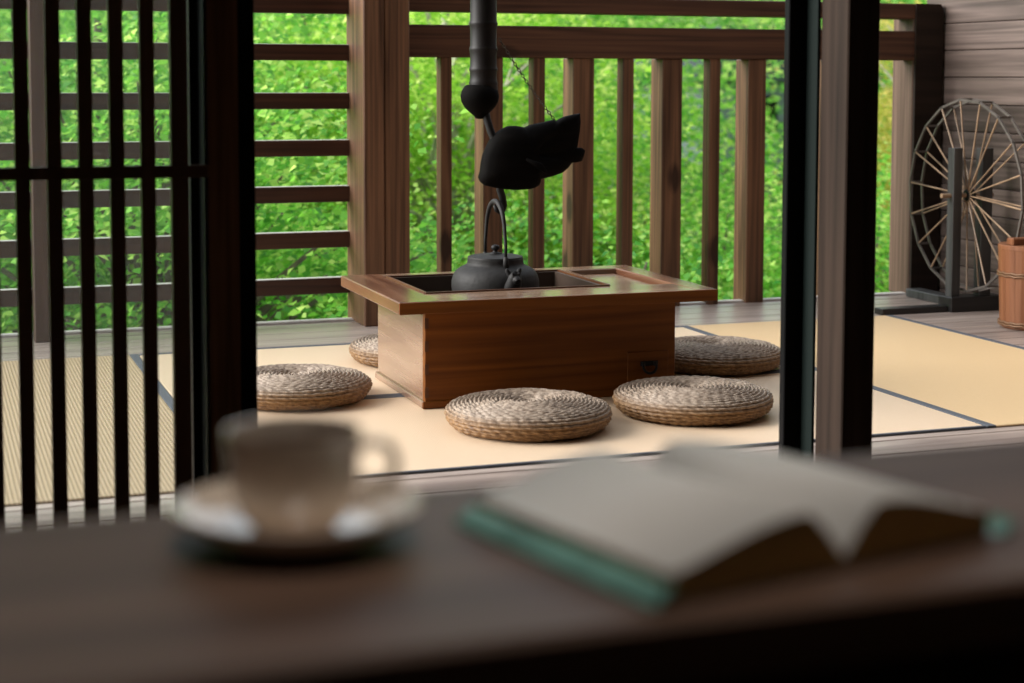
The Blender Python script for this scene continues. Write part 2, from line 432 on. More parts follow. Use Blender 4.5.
# ------------------------------------------------------------------ railing
rail = thing('deck_railing', 'brown wooden deck railing with wide and narrow balusters behind the hearth', 'railing', (2.7, 5.95, DZ))
box_obj('top_rail', (1.562, 3.958, 5.885, 6.0, 1.125, 1.187), M['rail_x'], rail, bev=.004)
box_obj('middle_rail', (1.562, 3.968, 5.885, 5.965, .957, 1.076), M['rail_x'], rail, bev=.004)
box_obj('end_post', (1.562, 1.655, 5.75, 5.90, DZ, 1.187), M['rail'], rail, bev=.004)
box_obj('end_post', (3.825, 3.957, 5.89, 6.04, DZ, 1.186), M['pillar_pale'], rail, bev=.004)
bm = bmesh.new()
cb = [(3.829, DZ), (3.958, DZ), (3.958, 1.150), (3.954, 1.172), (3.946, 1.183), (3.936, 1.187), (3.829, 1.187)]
prism(bm, cb, 5.876, 5.889); obj('corner_shade_board', bm, M['counter_dark'], rail)  # dark board added over the end post: corner shade put into its colour
for x0, x1, wide in ((1.8144, 1.857, 0), (1.980, 2.057, 1), (2.178, 2.2245, 0), (2.338, 2.424, 1), (2.542, 2.588, 0), (2.708, 2.793, 1),
                     (2.910, 2.957, 0), (3.078, 3.157, 1), (3.275, 3.32, 0), (3.44, 3.52, 1)):
    box_obj('wide_baluster' if wide else 'narrow_baluster', (x0, x1, 5.89, 6.0 if wide else 5.95, -.12, .958 if not wide else .957), M['rail'], rail, bev=.003)
bm = bmesh.new(); bx(bm, -2.6, 3.97, 5.907, 5.948, -.16, DZ+.008, bev=.003)
struct('trim_deck_edge', bm, M['edge'])

sl = thing('slatted_screen', 'screen of dark horizontal slats between the posts left of the hearth', 'screen', (0, 5.9, 0))
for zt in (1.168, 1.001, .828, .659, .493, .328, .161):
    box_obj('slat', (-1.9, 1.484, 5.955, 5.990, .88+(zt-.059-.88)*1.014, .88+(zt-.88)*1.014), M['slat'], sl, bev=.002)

# ------------------------------------------------------------------ tatami mats
def mat_thing(label, x0, x1, y0, y1, along, m, heri, near=.026):
    t = thing('tatami_mat', label, 'mat', ((x0+x1)/2, (y0+y1)/2, DZ), group='tatami mats on the deck')
    w = .026
    if along == 'Y':
        box_obj('woven_face', (x0+w, x1-w, y0, y1, DZ+.0005, 0), m, t, bev=.002)
        for a in ((x0, x0+w), (x1-w, x1)):
            box_obj('cloth_border', (a[0], a[1], y0, y1, DZ+.0005, .0008), heri, t, bev=.001)
    else:
        box_obj('woven_face', (x0, x1, y0+near, y1-w, DZ+.0005, 0), m, t, bev=.002)
        for a in ((y0, y0+near), (y1-w, y1)):
            box_obj('cloth_border', (x0, x1, a[0], a[1], DZ+.0005, .0008), heri, t, bev=.001)
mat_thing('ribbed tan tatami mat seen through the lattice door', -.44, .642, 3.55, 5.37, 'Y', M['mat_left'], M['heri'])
mat_thing('pale tatami mat under the front of the hearth and two cushions', .645, 2.545, 3.55, 4.432, 'X', M['mat'], M['heri'], .010)
mat_thing('pale tatami mat behind the hearth along the far deck boards', .645, 2.545, 4.435, 5.37, 'X', M['mat'], M['heri'])
mat_thing('golden tatami mat right of the pillar in front of the spinning wheel', 2.549, 3.417, 3.55, 5.37, 'Y', M['mat_right'], M['heri'])

# ------------------------------------------------------------------ hearth table
H = thing('hearth_table', 'low wooden hearth table with wide top, ash pit and one small drawer', 'hearth table', (1.62, 4.46, 0))
bm = bmesh.new()
T0, T1 = .273, .305
bx(bm, 1.152, 1.272, 4.105, 4.735, T0, T1, bev=.003)
t_l = obj('tabletop_end_board', bm, M['hearth_topy'], H)
bm = bmesh.new(); bx(bm, 1.992, 2.058, 4.105, 4.735, T0, T1, bev=.003)
obj('tabletop_end_board', bm, M['hearth_topy'], H)
bm = bmesh.new()
bx(bm, 1.268, 1.996, 4.105, 4.258, T0+.0004, T1-.0004, bev=.003)
bx(bm, 1.268, 1.996, 4.660, 4.735, T0+.0004, T1-.0004, bev=.003)
bx(bm, 1.800, 1.832, 4.256, 4.662, T0+.0004, T1-.0004, bev=.002)
obj('tabletop', bm, M['hearth_top'], H)
bm = bmesh.new()      # thin raised lip round the pit
bx(bm, 1.268, 1.803, 4.256, 4.264, T0, T1+.004, bev=.001); bx(bm, 1.268, 1.803, 4.654, 4.662, T0, T1+.003, bev=.001)
bx(bm, 1.266, 1.274, 4.264, 4.654, T0, T1+.004, bev=.001); bx(bm, 1.798, 1.806, 4.264, 4.654, T0, T1+.004, bev=.001)
obj('pit_lip', bm, M['hearth_joint'], H)
box_obj('front_edge_band', (1.152, 2.058, 4.1015, 4.1049, T0+.0002, T1-.001), M['hearth'], H, bev=.0008)
bm = bmesh.new()      # chest: front, back; ends
bx(bm, 1.2565, 1.9875, 4.2240, 4.245, 0.004, T0, bev=.001)
obj('front_panel', bm, M['hearth'], H)
box_obj('back_panel', (1.268, 1.976, 4.685, 4.705, 0.004, T0), M['hearth'], H, bev=.001)
bm = bmesh.new(); bx(bm, 1.256, 1.276, 4.2455, 4.706, 0.003, T0, bev=.001)
obj('end_panel', bm, M['hearth_side'], H)
bm = bmesh.new(); bx(bm, 1.968, 1.988, 4.2455, 4.706, 0.003, T0, bev=.001)
obj('end_panel', bm, M['hearth_side'], H)
bm = bmesh.new()
bx(bm, 1.248, 1.996, 4.704, 4.712, .001, .020, bev=.002)
bx(bm, 1.248, 1.257, 4.224, 4.706, .001, .020, bev=.002); bx(bm, 1.987, 1.996, 4.224, 4.706, .001, .020, bev=.002)
obj('base_moulding', bm, M['hearth_side'], H)
box_obj('front_moulding', (1.248, 1.996, 4.217, 4.2235, .001, .020), M['hearth'], H, bev=.002)
for kk in range(4):   # finger joints seen at the front corner
    box_obj('corner_joint', (1.2560, 1.2660, 4.2234, 4.226, .03+kk*.062, .058+kk*.062), M['hearth_joint'], H)
bm = bmesh.new()
bx(bm, 1.276, 1.802, 4.262, 4.274, .16, T1-.002); bx(bm, 1.276, 1.802, 4.644, 4.656, .16, T1-.002)
bx(bm, 1.274, 1.286, 4.274, 4.644, .16, T1-.002); bx(bm, 1.786, 1.7985, 4.274, 4.644, .16, T1-.002)
obj('pit_lining', bm, M['copper'], H)
# ash bed with gentle mounds
bm = bmesh.new(); N = 26; g = []
for i in range(N+1):
    row = []
    for j in range(N+1):
        x = 1.286+.5*i/N; yy = 4.274+.37*j/N
        r_ = math.hypot(x-1.535, yy-4.46)
        row.append(bm.verts.new((x, yy, .205+.012*math.exp(-(r_/.07)**2)+.004*math.sin(i*1.3)*math.cos(j*1.7))))
    g.append(row)
for i in range(N):
    for j in range(N): bm.faces.new((g[i][j], g[i+1][j], g[i+1][j+1], g[i][j+1]))
tag(obj('ash_bed', bm, M['ash'], H, smooth=True), kind='stuff')
box_obj('pit_bottom', (1.276, 1.80, 4.262, 4.656, .16, .19), M['copper'], H)
box_obj('compartment_lid', (1.834, 1.976, 4.262, 4.640, T0-.004, T1-.014), M['hearth_top'], H, bev=.002)
dw = box_obj('drawer', (1.842, 1.966, 4.2205, 4.2255, .030, .122), M['hearth'], H, bev=.0015)
bm = bmesh.new()
tube(bm, [(1.886+.040*.5*(1-math.cos(a)), 4.212-.004*math.sin(a), .086-.024*math.sin(a)**.7) for a in [PI*i/12 for i in range(13)]], .0040, 8)
for x in (1.888, 1.924):
    lathe(bm, [(0, -.006), (.006, -.006), (.006, .006), (0, .006)], (x, 4.2185, .087), 12)
bx(bm, 1.880, 1.934, 4.2192, 4.2206, .081, .095, bev=.0006)
hd = obj('drawer_pull', bm, M['iron_dark'], None, smooth=True, angle=40)
hd.data.transform(Matrix.Translation(-H.location)); hd.parent = dw
tag(hd, 'black iron drop handle')

# ------------------------------------------------------------------ kettle
KX, KY = 1.535, 4.46
K = thing('iron_kettle', 'black cast-iron kettle hanging over the hearth pit, spout towards the cushions', 'kettle', (KX, KY, .218))
bm = bmesh.new()
prof = [(0, .218), (.055, .219), (.085, .226), (.108, .243), (.120, .265), (.1245, .288), (.1245, .308), (.120, .325), (.111, .338), (.099, .346), (.088, .351), (.0815, .355), (.0795, .361), (.0795, .371), (.077, .373), (.072, .372), (.070, .366)]
lathe(bm, prof, (KX, KY, 0), 64)
bd = obj('kettle_body', bm, M['iron'], K, smooth=True, angle=50)
bm = bmesh.new()
lathe(bm, [(0, .366), (.074, .367), (.0785, .3725), (.0775, .3765), (.066, .3795), (.035, .381), (.026, .382), (.024, .3835), (0, .384)], (KX, KY, 0), 56)
lid = obj('kettle_lid', bm, M['iron'], K, smooth=True, angle=40)
bm = bmesh.new()
lathe(bm, [(.004, .380), (.019, .3835), (.019, .386), (.010, .388), (.006, .391), (.007, .394), (.0115, .398), (.0125, .402), (.0105, .407), (.005, .4095), (0, .410)], (KX, KY, 0), 28)
kn = obj('lid_knob', bm, M['iron_dark'], None, smooth=True)
kn.data.transform(Matrix.Translation(-K.location)); kn.parent = lid
# spout: a short animal-head spout towards the viewer
sd = Vector((.05, -1, 0)).normalized()
sx = Vector((-sd.y, sd.x, 0))
def sp(a, s_, z): return Vector((KX, KY, 0)) + sd*a + sx*s_ + Vector((0, 0, z))
bm = bmesh.new()
tube(bm, [sp(.105, 0, .285), sp(.128, 0, .300), sp(.140, 0, .318), sp(.147, 0, .334), sp(.156, 0, .340)], [.026, .024, .021, .018, .012], 16)
for s_ in (-1, 1):
    tube(bm, [sp(.136, .012*s_, .338), sp(.134, .019*s_, .352), sp(.137, .022*s_, .356)], [.008, .006, .002], 8)
    tube(bm, [sp(.150, .008*s_, .341), sp(.155, .009*s_, .345)], [.006, .003], 8)
tube(bm, [sp(.148, 0, .326), sp(.163, 0, .325), sp(.168, 0, .322)], [.014, .012, .008], 12)
obj('kettle_spout', bm, M['iron_dark'], K, smooth=True, angle=60)
# hoop handle in the plane of the spout
bm = bmesh.new()
hp = []
for i in range(25):
    a = PI*i/24
    rr = .074
    zz = .375 + .158*(math.sin(a)**.62)
    aa = rr*math.cos(a)*(1.0 if math.sin(a) > .2 else 1.06)
    hp.append(sp(aa, 0, zz))
tube(bm, hp, [.0042+.0035*math.sin(PI*i/24) for i in range(25)], 10)
for q in (hp[0], hp[-1]):
    lathe(bm, [(0, -.030), (.010, -.028), (.009, -.005), (.006, .006), (0, .010)], (q.x, q.y, q.z), 12)
obj('kettle_handle', bm, M['iron'], K, smooth=True)

# ------------------------------------------------------------------ pot hook
PH = thing('hearth_pot_hook', 'sooty bamboo pot hook with carved black fish hanging over the kettle', 'pot hook', (1.50, 4.46, .5))
bm = bmesh.new()
bp = []
zz = .848
prof = [(.039, .842), (.041, .852), (.0395, .860), (.041, .866), (.0385, .874)]
for node_z in (.905, .962, 1.033, 1.14, 1.29, 1.47, 1.68, 1.90, 2.10):
    prof += [(.0375, node_z-.022), (.0385, node_z-.006), (.0405, node_z-.001), (.0395, node_z+.003), (.0375, node_z+.010)]
prof += [(.037, 2.24), (.0, 2.24)]
lathe(bm, [(0, .842)]+prof, (1.4985, 4.46, 0), 32)
obj('bamboo_tube', bm, M['bamboo'], PH, smooth=True, angle=50)
bm = bmesh.new()
lathe(bm, [(0, .766), (.010, .767), (.018, .776), (.030, .786), (.043, .799), (.052, .815), (.0545, .830), (.051, .845), (.043, .858), (.036, .862), (0, .862)], (1.488, 4.46, 0), 40)
obj('root_knob', bm, M['fish'], PH, smooth=True)
bm = bmesh.new()
tube(bm, [(1.502, 4.455, .80), (1.506, 4.45, .765), (1.516, 4.445, .73), (1.528, 4.44, .70), (1.54, 4.44, .66), (1.546, 4.45, .60), (1.548, 4.458, .565), (1.556, 4.462, .545), (1.562, 4.463, .520), (1.558, 4.463, .507), (1.548, 4.462, .503), (1.538, 4.461, .508), (1.532, 4.46, .522)],
     [.011, .011, .011, .010, .010, .010, .011, .0105, .009, .0085, .008, .0065, .004], 12)
obj('iron_hook', bm, M['iron_dark'], PH, smooth=True)
# carved fish: outline with rounded flanks
outl = [(x-.008, z) for x, z in [(1.53, .721), (1.55, .736), (1.572, .746), (1.594, .747), (1.613, .744), (1.618, .740), (1.642, .750), (1.675, .756), (1.707, .763), (1.716, .757), (1.728, .765), (1.745, .773), (1.768, .778), (1.788, .781), (1.790, .757), (1.788, .734), (1.780, .684),
        (1.794, .683), (1.805, .675), (1.801, .660), (1.795, .645), (1.778, .641), (1.764, .641), (1.750, .625), (1.733, .612), (1.700, .602), (1.663, .595), (1.664, .585), (1.660, .577), (1.648, .571), (1.633, .567), (1.600, .566), (1.564, .568), (1.533, .573), (1.503, .580), (1.491, .590), (1.486, .602), (1.491, .618), (1.494, .644), (1.500, .668), (1.51, .690), (1.519, .707)]]
def fish_mesh():
    bm = bmesh.new()
    cx, cz = 1.62, .665
    n = len(outl); layers = []
    for t, yy in ((1.0, .006), (.985, .018), (.90, .030), (.72, .041), (.48, .047), (.22, .049)):
        layers.append((t, yy))
    rings = []
    for sgn in (-1, 1):
        rr = []
        for t, yy in layers:
            ring = []
            for x, z in outl:
                d = math.hypot((x-cx)/.17, (z-cz)/.1)
                taper = max(.25, 1.0-.45*max(0, (x-1.66)/.13))
                ring.append(bm.verts.new((cx+(x-cx)*t, 4.435+sgn*yy*taper, cz+(z-cz)*t)))
            rr.append(ring)
        cv = bm.verts.new((cx, 4.435+sgn*.050, cz))
        rings.append((rr, cv))
    for (rr, cv) in rings:
        for a, c in zip(rr, rr[1:]):
            for i in range(n): bm.faces.new((a[i], a[(i+1) % n], c[(i+1) % n], c[i]))
        for i in range(n): bm.faces.new((rr[-1][i], rr[-1][(i+1) % n], cv))
    a, c = rings[0][0][0], rings[1][0][0]
    for i in range(n): bm.faces.new((a[i], a[(i+1) % n], c[(i+1) % n], c[i]))
    return bm
fs = obj('carved_fish', fish_mesh(), M['fish'], PH, smooth=True, angle=50)
for s_ in (-1, 1):     # carved side fins
    bm = bmesh.new()
    tube(bm, [(1.60, 4.435+s_*.050, .655), (1.64, 4.435+s_*.054, .635), (1.665, 4.435+s_*.05, .612)], [.004, .010, .003], 8)
    f2 = obj('fish_fin', bm, M['fish'], None, smooth=True)
    f2.data.transform(Matrix.Translation(-PH.location)); f2.parent = fs
# chain from tube to tail: small interlocking links
bm = bmesh.new()
A = Vector((1.537, 4.44, .993)); B = Vector((1.706, 4.435, .760)); nl = 30
for i in range(nl):
    p0 = A.lerp(B, i/nl); p1 = A.lerp(B, (i+1.25)/nl)
    sag = lambda t: Vector((0, 0, -.008*math.sin(PI*t)))
    p0 += sag(i/nl); p1 += sag(min(1, (i+1.25)/nl))
    d = (p1-p0); c = (p0+p1)/2; d2 = d.normalized()
    side = Vector((0, 1, 0)) if i % 2 else d2.cross(Vector((0, 1, 0)))
    pts = [c + d2*(d.length/2*math.cos(a)) + side*(.0038*math.sin(a)) for a in [2*PI*q/10 for q in range(11)]]
    tube(bm, pts, .0012, 5, cap=False)
obj('chain', bm, M['chain'], PH, smooth=True)

# ------------------------------------------------------------------ straw cushions
def cushion_mesh():
    prof = []
    # underside, side and domed top, then a dimple
    ctrl = [(0.06, .006), (.130, .004), (.172, .004), (.190, .009), (.2015, .020), (.2085, .033), (.2085, .044), (.203, .053), (.191, .060), (.170, .0655), (.14, .070), (.10, .073), (.06, .0725), (.03, .068), (.004, .066)]
    P = []
    for i in range(len(ctrl)-1):
        p0 = ctrl[max(i-1, 0)]; p1 = ctrl[i]; p2 = ctrl[i+1]; p3 = ctrl[min(i+2, len(ctrl)-1)]
        for q in range(12):
            t = q/12
            P.append(tuple(.5*((2*p1[k])+(-p0[k]+p2[k])*t+(2*p0[k]-5*p1[k]+4*p2[k]-p3[k])*t*t+(-p0[k]+3*p1[k]-3*p2[k]+p3[k])*t**3) for k in (0, 1)))
    P.append(ctrl[-1])
    arc = [0]
    for a, c in zip(P, P[1:]): arc.append(arc[-1]+math.hypot(c[0]-a[0], c[1]-a[1]))
    P = np.array(P); arc = np.array(arc)
    ns, na = 260, 400
    s = np.linspace(0, arc[-1], ns)
    r = np.interp(s, arc, P[:, 0]); z = np.interp(s, arc, P[:, 1])
    dr = np.gradient(r, s); dz = np.gradient(z, s); nrm = np.hypot(dr, dz)
    nr, nz = dz/nrm, -dr/nrm
    per = .0108
    ring = s/per
    frac = ring % 1.0; idx = np.floor(ring).astype(int)
    ang = np.linspace(0, 2*PI, na, endpoint=False)
    verts = np.zeros((ns, na, 3))
    rr_ring = np.interp((idx+.5)*per, arc, P[:, 0])
    rng = np.random.RandomState(3); ph = rng.rand(idx.max()+2)*6.28
    nb = np.maximum(6, np.round(2*PI*rr_ring/.030))
    bulge = np.sqrt(np.maximum(0, np.sin(PI*frac)))
    for i in range(ns):
        # two plies of the braid lean opposite ways across the coil
        lean = (frac[i]-.5)*2.6
        br = np.abs(np.cos(.5*nb[i]*ang + ph[idx[i]] + lean))**.6
        hgt = .0092*bulge[i]*(.50+.50*br) + .0011*np.sin(7*ang+idx[i])*bulge[i] - .006
        verts[i, :, 0] = (r[i]+nr[i]*hgt)*np.cos(ang); verts[i, :, 1] = (r[i]+nr[i]*hgt)*np.sin(ang)
        verts[i, :, 2] = np.maximum(0.0, z[i]+nz[i]*hgt)
    me = bpy.data.meshes.new('straw_cushion')
    V = verts.reshape(-1, 3)
    i0 = np.arange(ns-1)[:, None]*na; j = np.arange(na)[None, :]; j2 = (j+1) % na
    Fq = np.stack([i0+j, i0+j2, i0+na+j2, i0+na+j], -1).reshape(-1, 4)
    me.from_pydata(V.tolist(), [], Fq.tolist())
    bm = bmesh.new(); bm.from_mesh(me); bm.verts.ensure_lookup_table()
    bm.faces.new([bm.verts[k] for k in range(na)][::-1]); bm.faces.new([bm.verts[(ns-1)*na+k] for k in range(na)])
    bmesh.ops.recalc_face_normals(bm, faces=bm.faces[:])
    bm.to_mesh(me); bm.free()
    me.polygons.foreach_set('use_smooth', [True]*len(me.polygons))
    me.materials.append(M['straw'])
    return me
cm = cushion_mesh()
for i, (x, y, rz, lb) in enumerate((
        (1.436, 3.912, .3, 'round woven straw cushion in front of the hearth, left of the drawer'),
        (1.911, 3.946, 1.9, 'round woven straw cushion in front of the hearth drawer'),
        (2.287, 4.573, 3.4, 'round woven straw cushion beside the hearth at its drawer end, next to the pillar'),
        (.958, 4.473, 4.4, 'round woven straw cushion behind the coffee cup, beside the black sash'),
        (1.452, 4.975, 5.3, 'round woven straw cushion mostly hidden behind the hearth near the thick post'))):
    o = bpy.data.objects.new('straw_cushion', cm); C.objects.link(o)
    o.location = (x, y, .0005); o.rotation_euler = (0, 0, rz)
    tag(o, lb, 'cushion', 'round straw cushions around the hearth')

# ------------------------------------------------------------------ spinning wheel
W = thing('spinning_wheel', 'old wooden spinning wheel with thin spokes standing by the plank wall', 'spinning wheel', (3.79, 5.43, DZ))
wc = Vector((3.79, 5.43, .438)); WR = .372; NW = 18
for xr in (3.764, 3.818):
    bm = bmesh.new()
    for k in range(NW):
        a0 = 2*PI*k/NW+.08; a1 = 2*PI*(k+1)/NW+.08
        def pt(a, r_, dx): return (xr+dx, wc.y+r_*math.cos(a), wc.z+r_*math.sin(a))
        vs = []
        for a in (a0-.006, a1+.006):
            for r_ in (WR-.009, WR):
                for dx in (-.004, .004): vs.append(bm.verts.new(pt(a, r_, dx)))
        for f in [(0, 1, 3, 2), (4, 6, 7, 5), (0, 4, 5, 1), (2, 3, 7, 6), (0, 2, 6, 4), (1, 5, 7, 3)]: bm.faces.new([vs[i] for i in f])
    obj('wheel_rim', bm, M['rim'], W)
for k in range(NW):
    a = 2*PI*k/NW+.08
    e = Vector((0, math.cos(a), math.sin(a)))
    bm = bmesh.new()
    q = wc+e*(WR-.004); bx(bm, 3.768, 3.814, q.y-.004, q.y+.004, q.z-.004, q.z+.004)
    obj('rim_rung', bm, M['rim'], W)
    for xr, xh in ((3.764, 3.779), (3.818, 3.803))[:2 if k % 2 else 1]:
        bm = bmesh.new()
        tube(bm, [Vector((xh, wc.y, wc.z))+e*.018, Vector((xr, wc.y, wc.z))+e*(WR-.008)], [.0030, .0036], 6)
        obj('spoke', bm, M['spoke'], W)
bm = bmesh.new()
tube(bm, [(3.773, wc.y, wc.z), (3.78, wc.y, wc.z), (3.802, wc.y, wc.z), (3.809, wc.y, wc.z)], [.018, .026, .026, .018], 16)
obj('hub', bm, M['iron_dark'], W, smooth=True, angle=40)
bm = bmesh.new(); tube(bm, [(3.665, wc.y, wc.z), (3.895, wc.y, wc.z)], .009, 10)
obj('axle', bm, M['spoke'], W, smooth=True, angle=40)
box_obj('upright', (3.705, 3.744, 5.41, 5.452, .03, .620), M['wheelwood'], W, bev=.002)
box_obj('upright', (3.832, 3.882, 5.41, 5.452, .03, .618), M['wheelwood'], W, bev=.002)
box_obj('base_block', (3.690, 3.93, 5.385, 5.475, DZ, .052), M['wheelbase'], W, bev=.003)
bm = bmesh.new(); bx(bm, 3.40, 3.69, 5.405, 5.465, DZ, .018, bev=.003); obj('spindle_beam', bm, M['wheelbase'], W)
bm = bmesh.new(); bx(bm, 3.79, 3.86, 5.476, 5.855, DZ, .028, bev=.003); obj('foot_plank', bm, M['wheelwood'], W)

# ------------------------------------------------------------------ bucket
BK = thing('wooden_bucket', 'orange-brown staved wooden bucket with wire hoops at the right edge', 'bucket', (3.742, 4.967, DZ))
R0, R1, hB = .111, .122, .30
ns = 16
bm = bmesh.new()
for k in range(ns):
    a0 = 2*PI*k/ns+.004; a1 = 2*PI*(k+1)/ns-.004
    vs = []
    top = hB
    for zt, ro in ((DZ+.008, R0), (top-.02, R1)):
        for a in (a0, (a0+a1)/2, a1):
            for rr in (ro-.014, ro):
                vs.append(bm.verts.new((3.742+rr*math.cos(a), 4.967+rr*math.sin(a), zt)))
    for lo in (0, 2):
        bm.faces.new([vs[i] for i in (lo+1, lo+3, lo+9, lo+7)]); bm.faces.new([vs[i] for i in (lo, lo+6, lo+8, lo+2)])
        bm.faces.new([vs[i] for i in (lo+6, lo+7, lo+9, lo+8)]); bm.faces.new([vs[i] for i in (lo, lo+2, lo+3, lo+1)])
    bm.faces.new([vs[i] for i in (0, 1, 7, 6)]); bm.faces.new([vs[i] for i in (4, 10, 11, 5)])
obj('staves', bm, M['bucket'], BK)
for zz in (.19, .014):
    rr = R0+(R1-R0)*(zz-DZ)/(hB-.01)
    for dz in (-.0045, .0045):
        bm = bmesh.new()
        ring = [(3.742+(rr+.002)*math.cos(a), 4.967+(rr+.002)*math.sin(a), zz+dz+.0015*math.sin(18*a+dz*600)) for a in [2*PI*i/96 for i in range(97)]]
        tube(bm, ring, .0042, 8, cap=False)
        obj('hoop', bm, M['hoop'], BK, smooth=True)
bm = bmesh.new(); lathe(bm, [(0, .268), (.105, .268), (.123, .279), (.123, .292), (.120, .295), (0, .295)], (3.742, 4.967, 0), 40)
lid_b = obj('bucket_lid', bm, M['bucket'], BK, smooth=True, angle=40)
bm = bmesh.new(); bx(bm, 3.638, 3.846, 4.945, 4.985, .293, .320, bev=.004)
lh = obj('lid_bar', bm, M['bucket'], None); lh.data.transform(Matrix.Translation(-BK.location)); lh.parent = lid_b
bm = bmesh.new(); lathe(bm, [(0, DZ+.001), (.098, DZ+.001), (.098, DZ+.02), (0, DZ+.02)], (3.742, 4.967, 0), 32)
obj('bucket_base', bm, M['bucket'], BK)

# ------------------------------------------------------------------ window counter
CZ = .62
WC = thing('window_counter', 'dark brown wooden counter under the open book and the cup', 'counter', (.3, .86, -.04))
box_obj('countertop', (-.75, 1.9, .715, 1.004, CZ-.035, CZ), M['counter'], WC, bev=.004)
box_obj('apron', (-.72, 1.87, .735, .757, CZ-.16, CZ-.035), M['counter_dark'], WC, bev=.002)
for x in (-.68, 1.77):
    box_obj('leg', (x, x+.06, .74, .80, -.04, CZ-.035), M['counter_dark'], WC, bev=.003)
    box_obj('leg', (x, x+.06, .92, .98, -.04, CZ-.035), M['counter_dark'], WC, bev=.003)

# saucer and cup
SX, SY = .1965, .912
bm = bmesh.new()
lathe(bm, [(r_*.945, z_) for r_, z_ in [(0, .004), (.026, .004), (.028, 0), (.031, 0), (.033, .004), (.048, .0058), (.060, .0090), (.0690, .0150), (.0738, .0212), (.0730, .0222), (.0675, .0172), (.059, .0115), (.046, .0085), (.032, .0075), (.0, .0068)]], (0, 0, 0), 72)
sc = obj('saucer', bm, M['porcelain'], None, smooth=True, angle=60)
sc.location = (SX, SY, CZ+.0003)
tag(sc, 'white porcelain saucer under the coffee cup', 'saucer')
CX, CY = .1940, .9110
cup = thing('coffee_cup', 'white porcelain cup with loop handle standing on the saucer', 'cup', (CX, CY, CZ+.0075))
bm = bmesh.new()
lathe(bm, [(0, .003), (.021, .003), (.0215, 0), (.0235, 0), (.0250, .003), (.0310, .0085), (.0355, .018), (.0375, .030), (.0386, .046), (.0397, .0620), (.0395, .0640), (.0380, .0636),
           (.0366, .046), (.0355, .030), (.0335, .019), (.029, .011), (.020, .008), (0, .007)], (0, 0, 0), 64)
obj('cup_body', bm, M['porcelain'], cup, smooth=True, local=True, angle=70)
bm = bmesh.new()
hd_ = Vector((math.cos(-.34), math.sin(-.34), 0))
ctrl = [(.0365, .052), (.045, .0555), (.055, .0535), (.0595, .045), (.058, .034), (.050, .0235), (.041, .0175), (.0335, .0165)]
pts = []
for i in range(len(ctrl)-1):
    p0 = ctrl[max(i-1, 0)]; p1 = ctrl[i]; p2 = ctrl[i+1]; p3 = ctrl[min(i+2, len(ctrl)-1)]
    for q in range(5):
        t = q/5
        u, v = [.5*((2*p1[k])+(-p0[k]+p2[k])*t+(2*p0[k]-5*p1[k]+4*p2[k]-p3[k])*t*t+(-p0[k]+3*p1[k]-3*p2[k]+p3[k])*t**3) for k in (0, 1)]
        pts.append(hd_*u+Vector((0, 0, v)))
pts.append(hd_*ctrl[-1][0]+Vector((0, 0, ctrl[-1][1])))
tube(bm, pts, .0034, 10)
obj('cup_handle', bm, M['porcelain'], cup, smooth=True, local=True)
bm = bmesh.new(); lathe(bm, [(0, .0505), (.0357, .0505), (.0357, .0495), (0, .0495)], (0, 0, 0), 48)
obj('coffee', bm, M['coffee'], cup, local=True)
cup.scale = (.955, .955, .885)

# open book, spine pointing away from the viewer
bang = math.radians(13.6)
BKO = thing('open_book', 'open book with cream pages and sea-green jacket lying on the counter', 'book', (.333, .728, CZ), bang)
BW, BL, BS = .262, .189, .131
def page_top(u):       # u: 0 at the fore edge .. 1 at the gutter
    return .0160 + .0180*math.sin(PI*min(1, u*1.02)*.62)**1.3*(1 if u < .72 else max(.0, 1-((u-.72)/.28)**2*.95)) - (.010*((u-.80)/.20) if u > .80 else 0)
def block(side):
    bm = bmesh.new(); n = 26; lo, hi = [], []
    for yv in (.004, BL-.004):
        a, c = [], []
        for i in range(n+1):
            u = i/n
            x = .013 + (BS-.0135)*u if side < 0 else BW-.018-(BS-.0185)*u
            a.append(bm.verts.new((x, yv, .0018))); c.append(bm.verts.new((x, yv, page_top(u) if side < 0 else page_top(u)*.97)))
        lo.append(a); hi.append(c)
    for i in range(n):
        f = bm.faces.new((hi[0][i], hi[0][i+1], hi[1][i+1], hi[1][i])); f.material_index = 0; f.smooth = True
        for s_ in (0, 1):
            f = bm.faces.new((lo[s_][i], lo[s_][i+1], hi[s_][i+1], hi[s_][i])); f.material_index = 1
        f = bm.faces.new((lo[0][i], lo[1][i], lo[1][i+1], lo[0][i+1])); f.material_index = 1
    for i in (0, n):
        f = bm.faces.new((lo[0][i], hi[0][i], hi[1][i], lo[1][i])); f.material_index = 1
    return bm
obj('page_block', block(-1), [M['page'], M['page_edge']], BKO, local=True)
obj('page_block', block(1), [M['page'], M['page_edge']], BKO, local=True)
bm = bmesh.new()
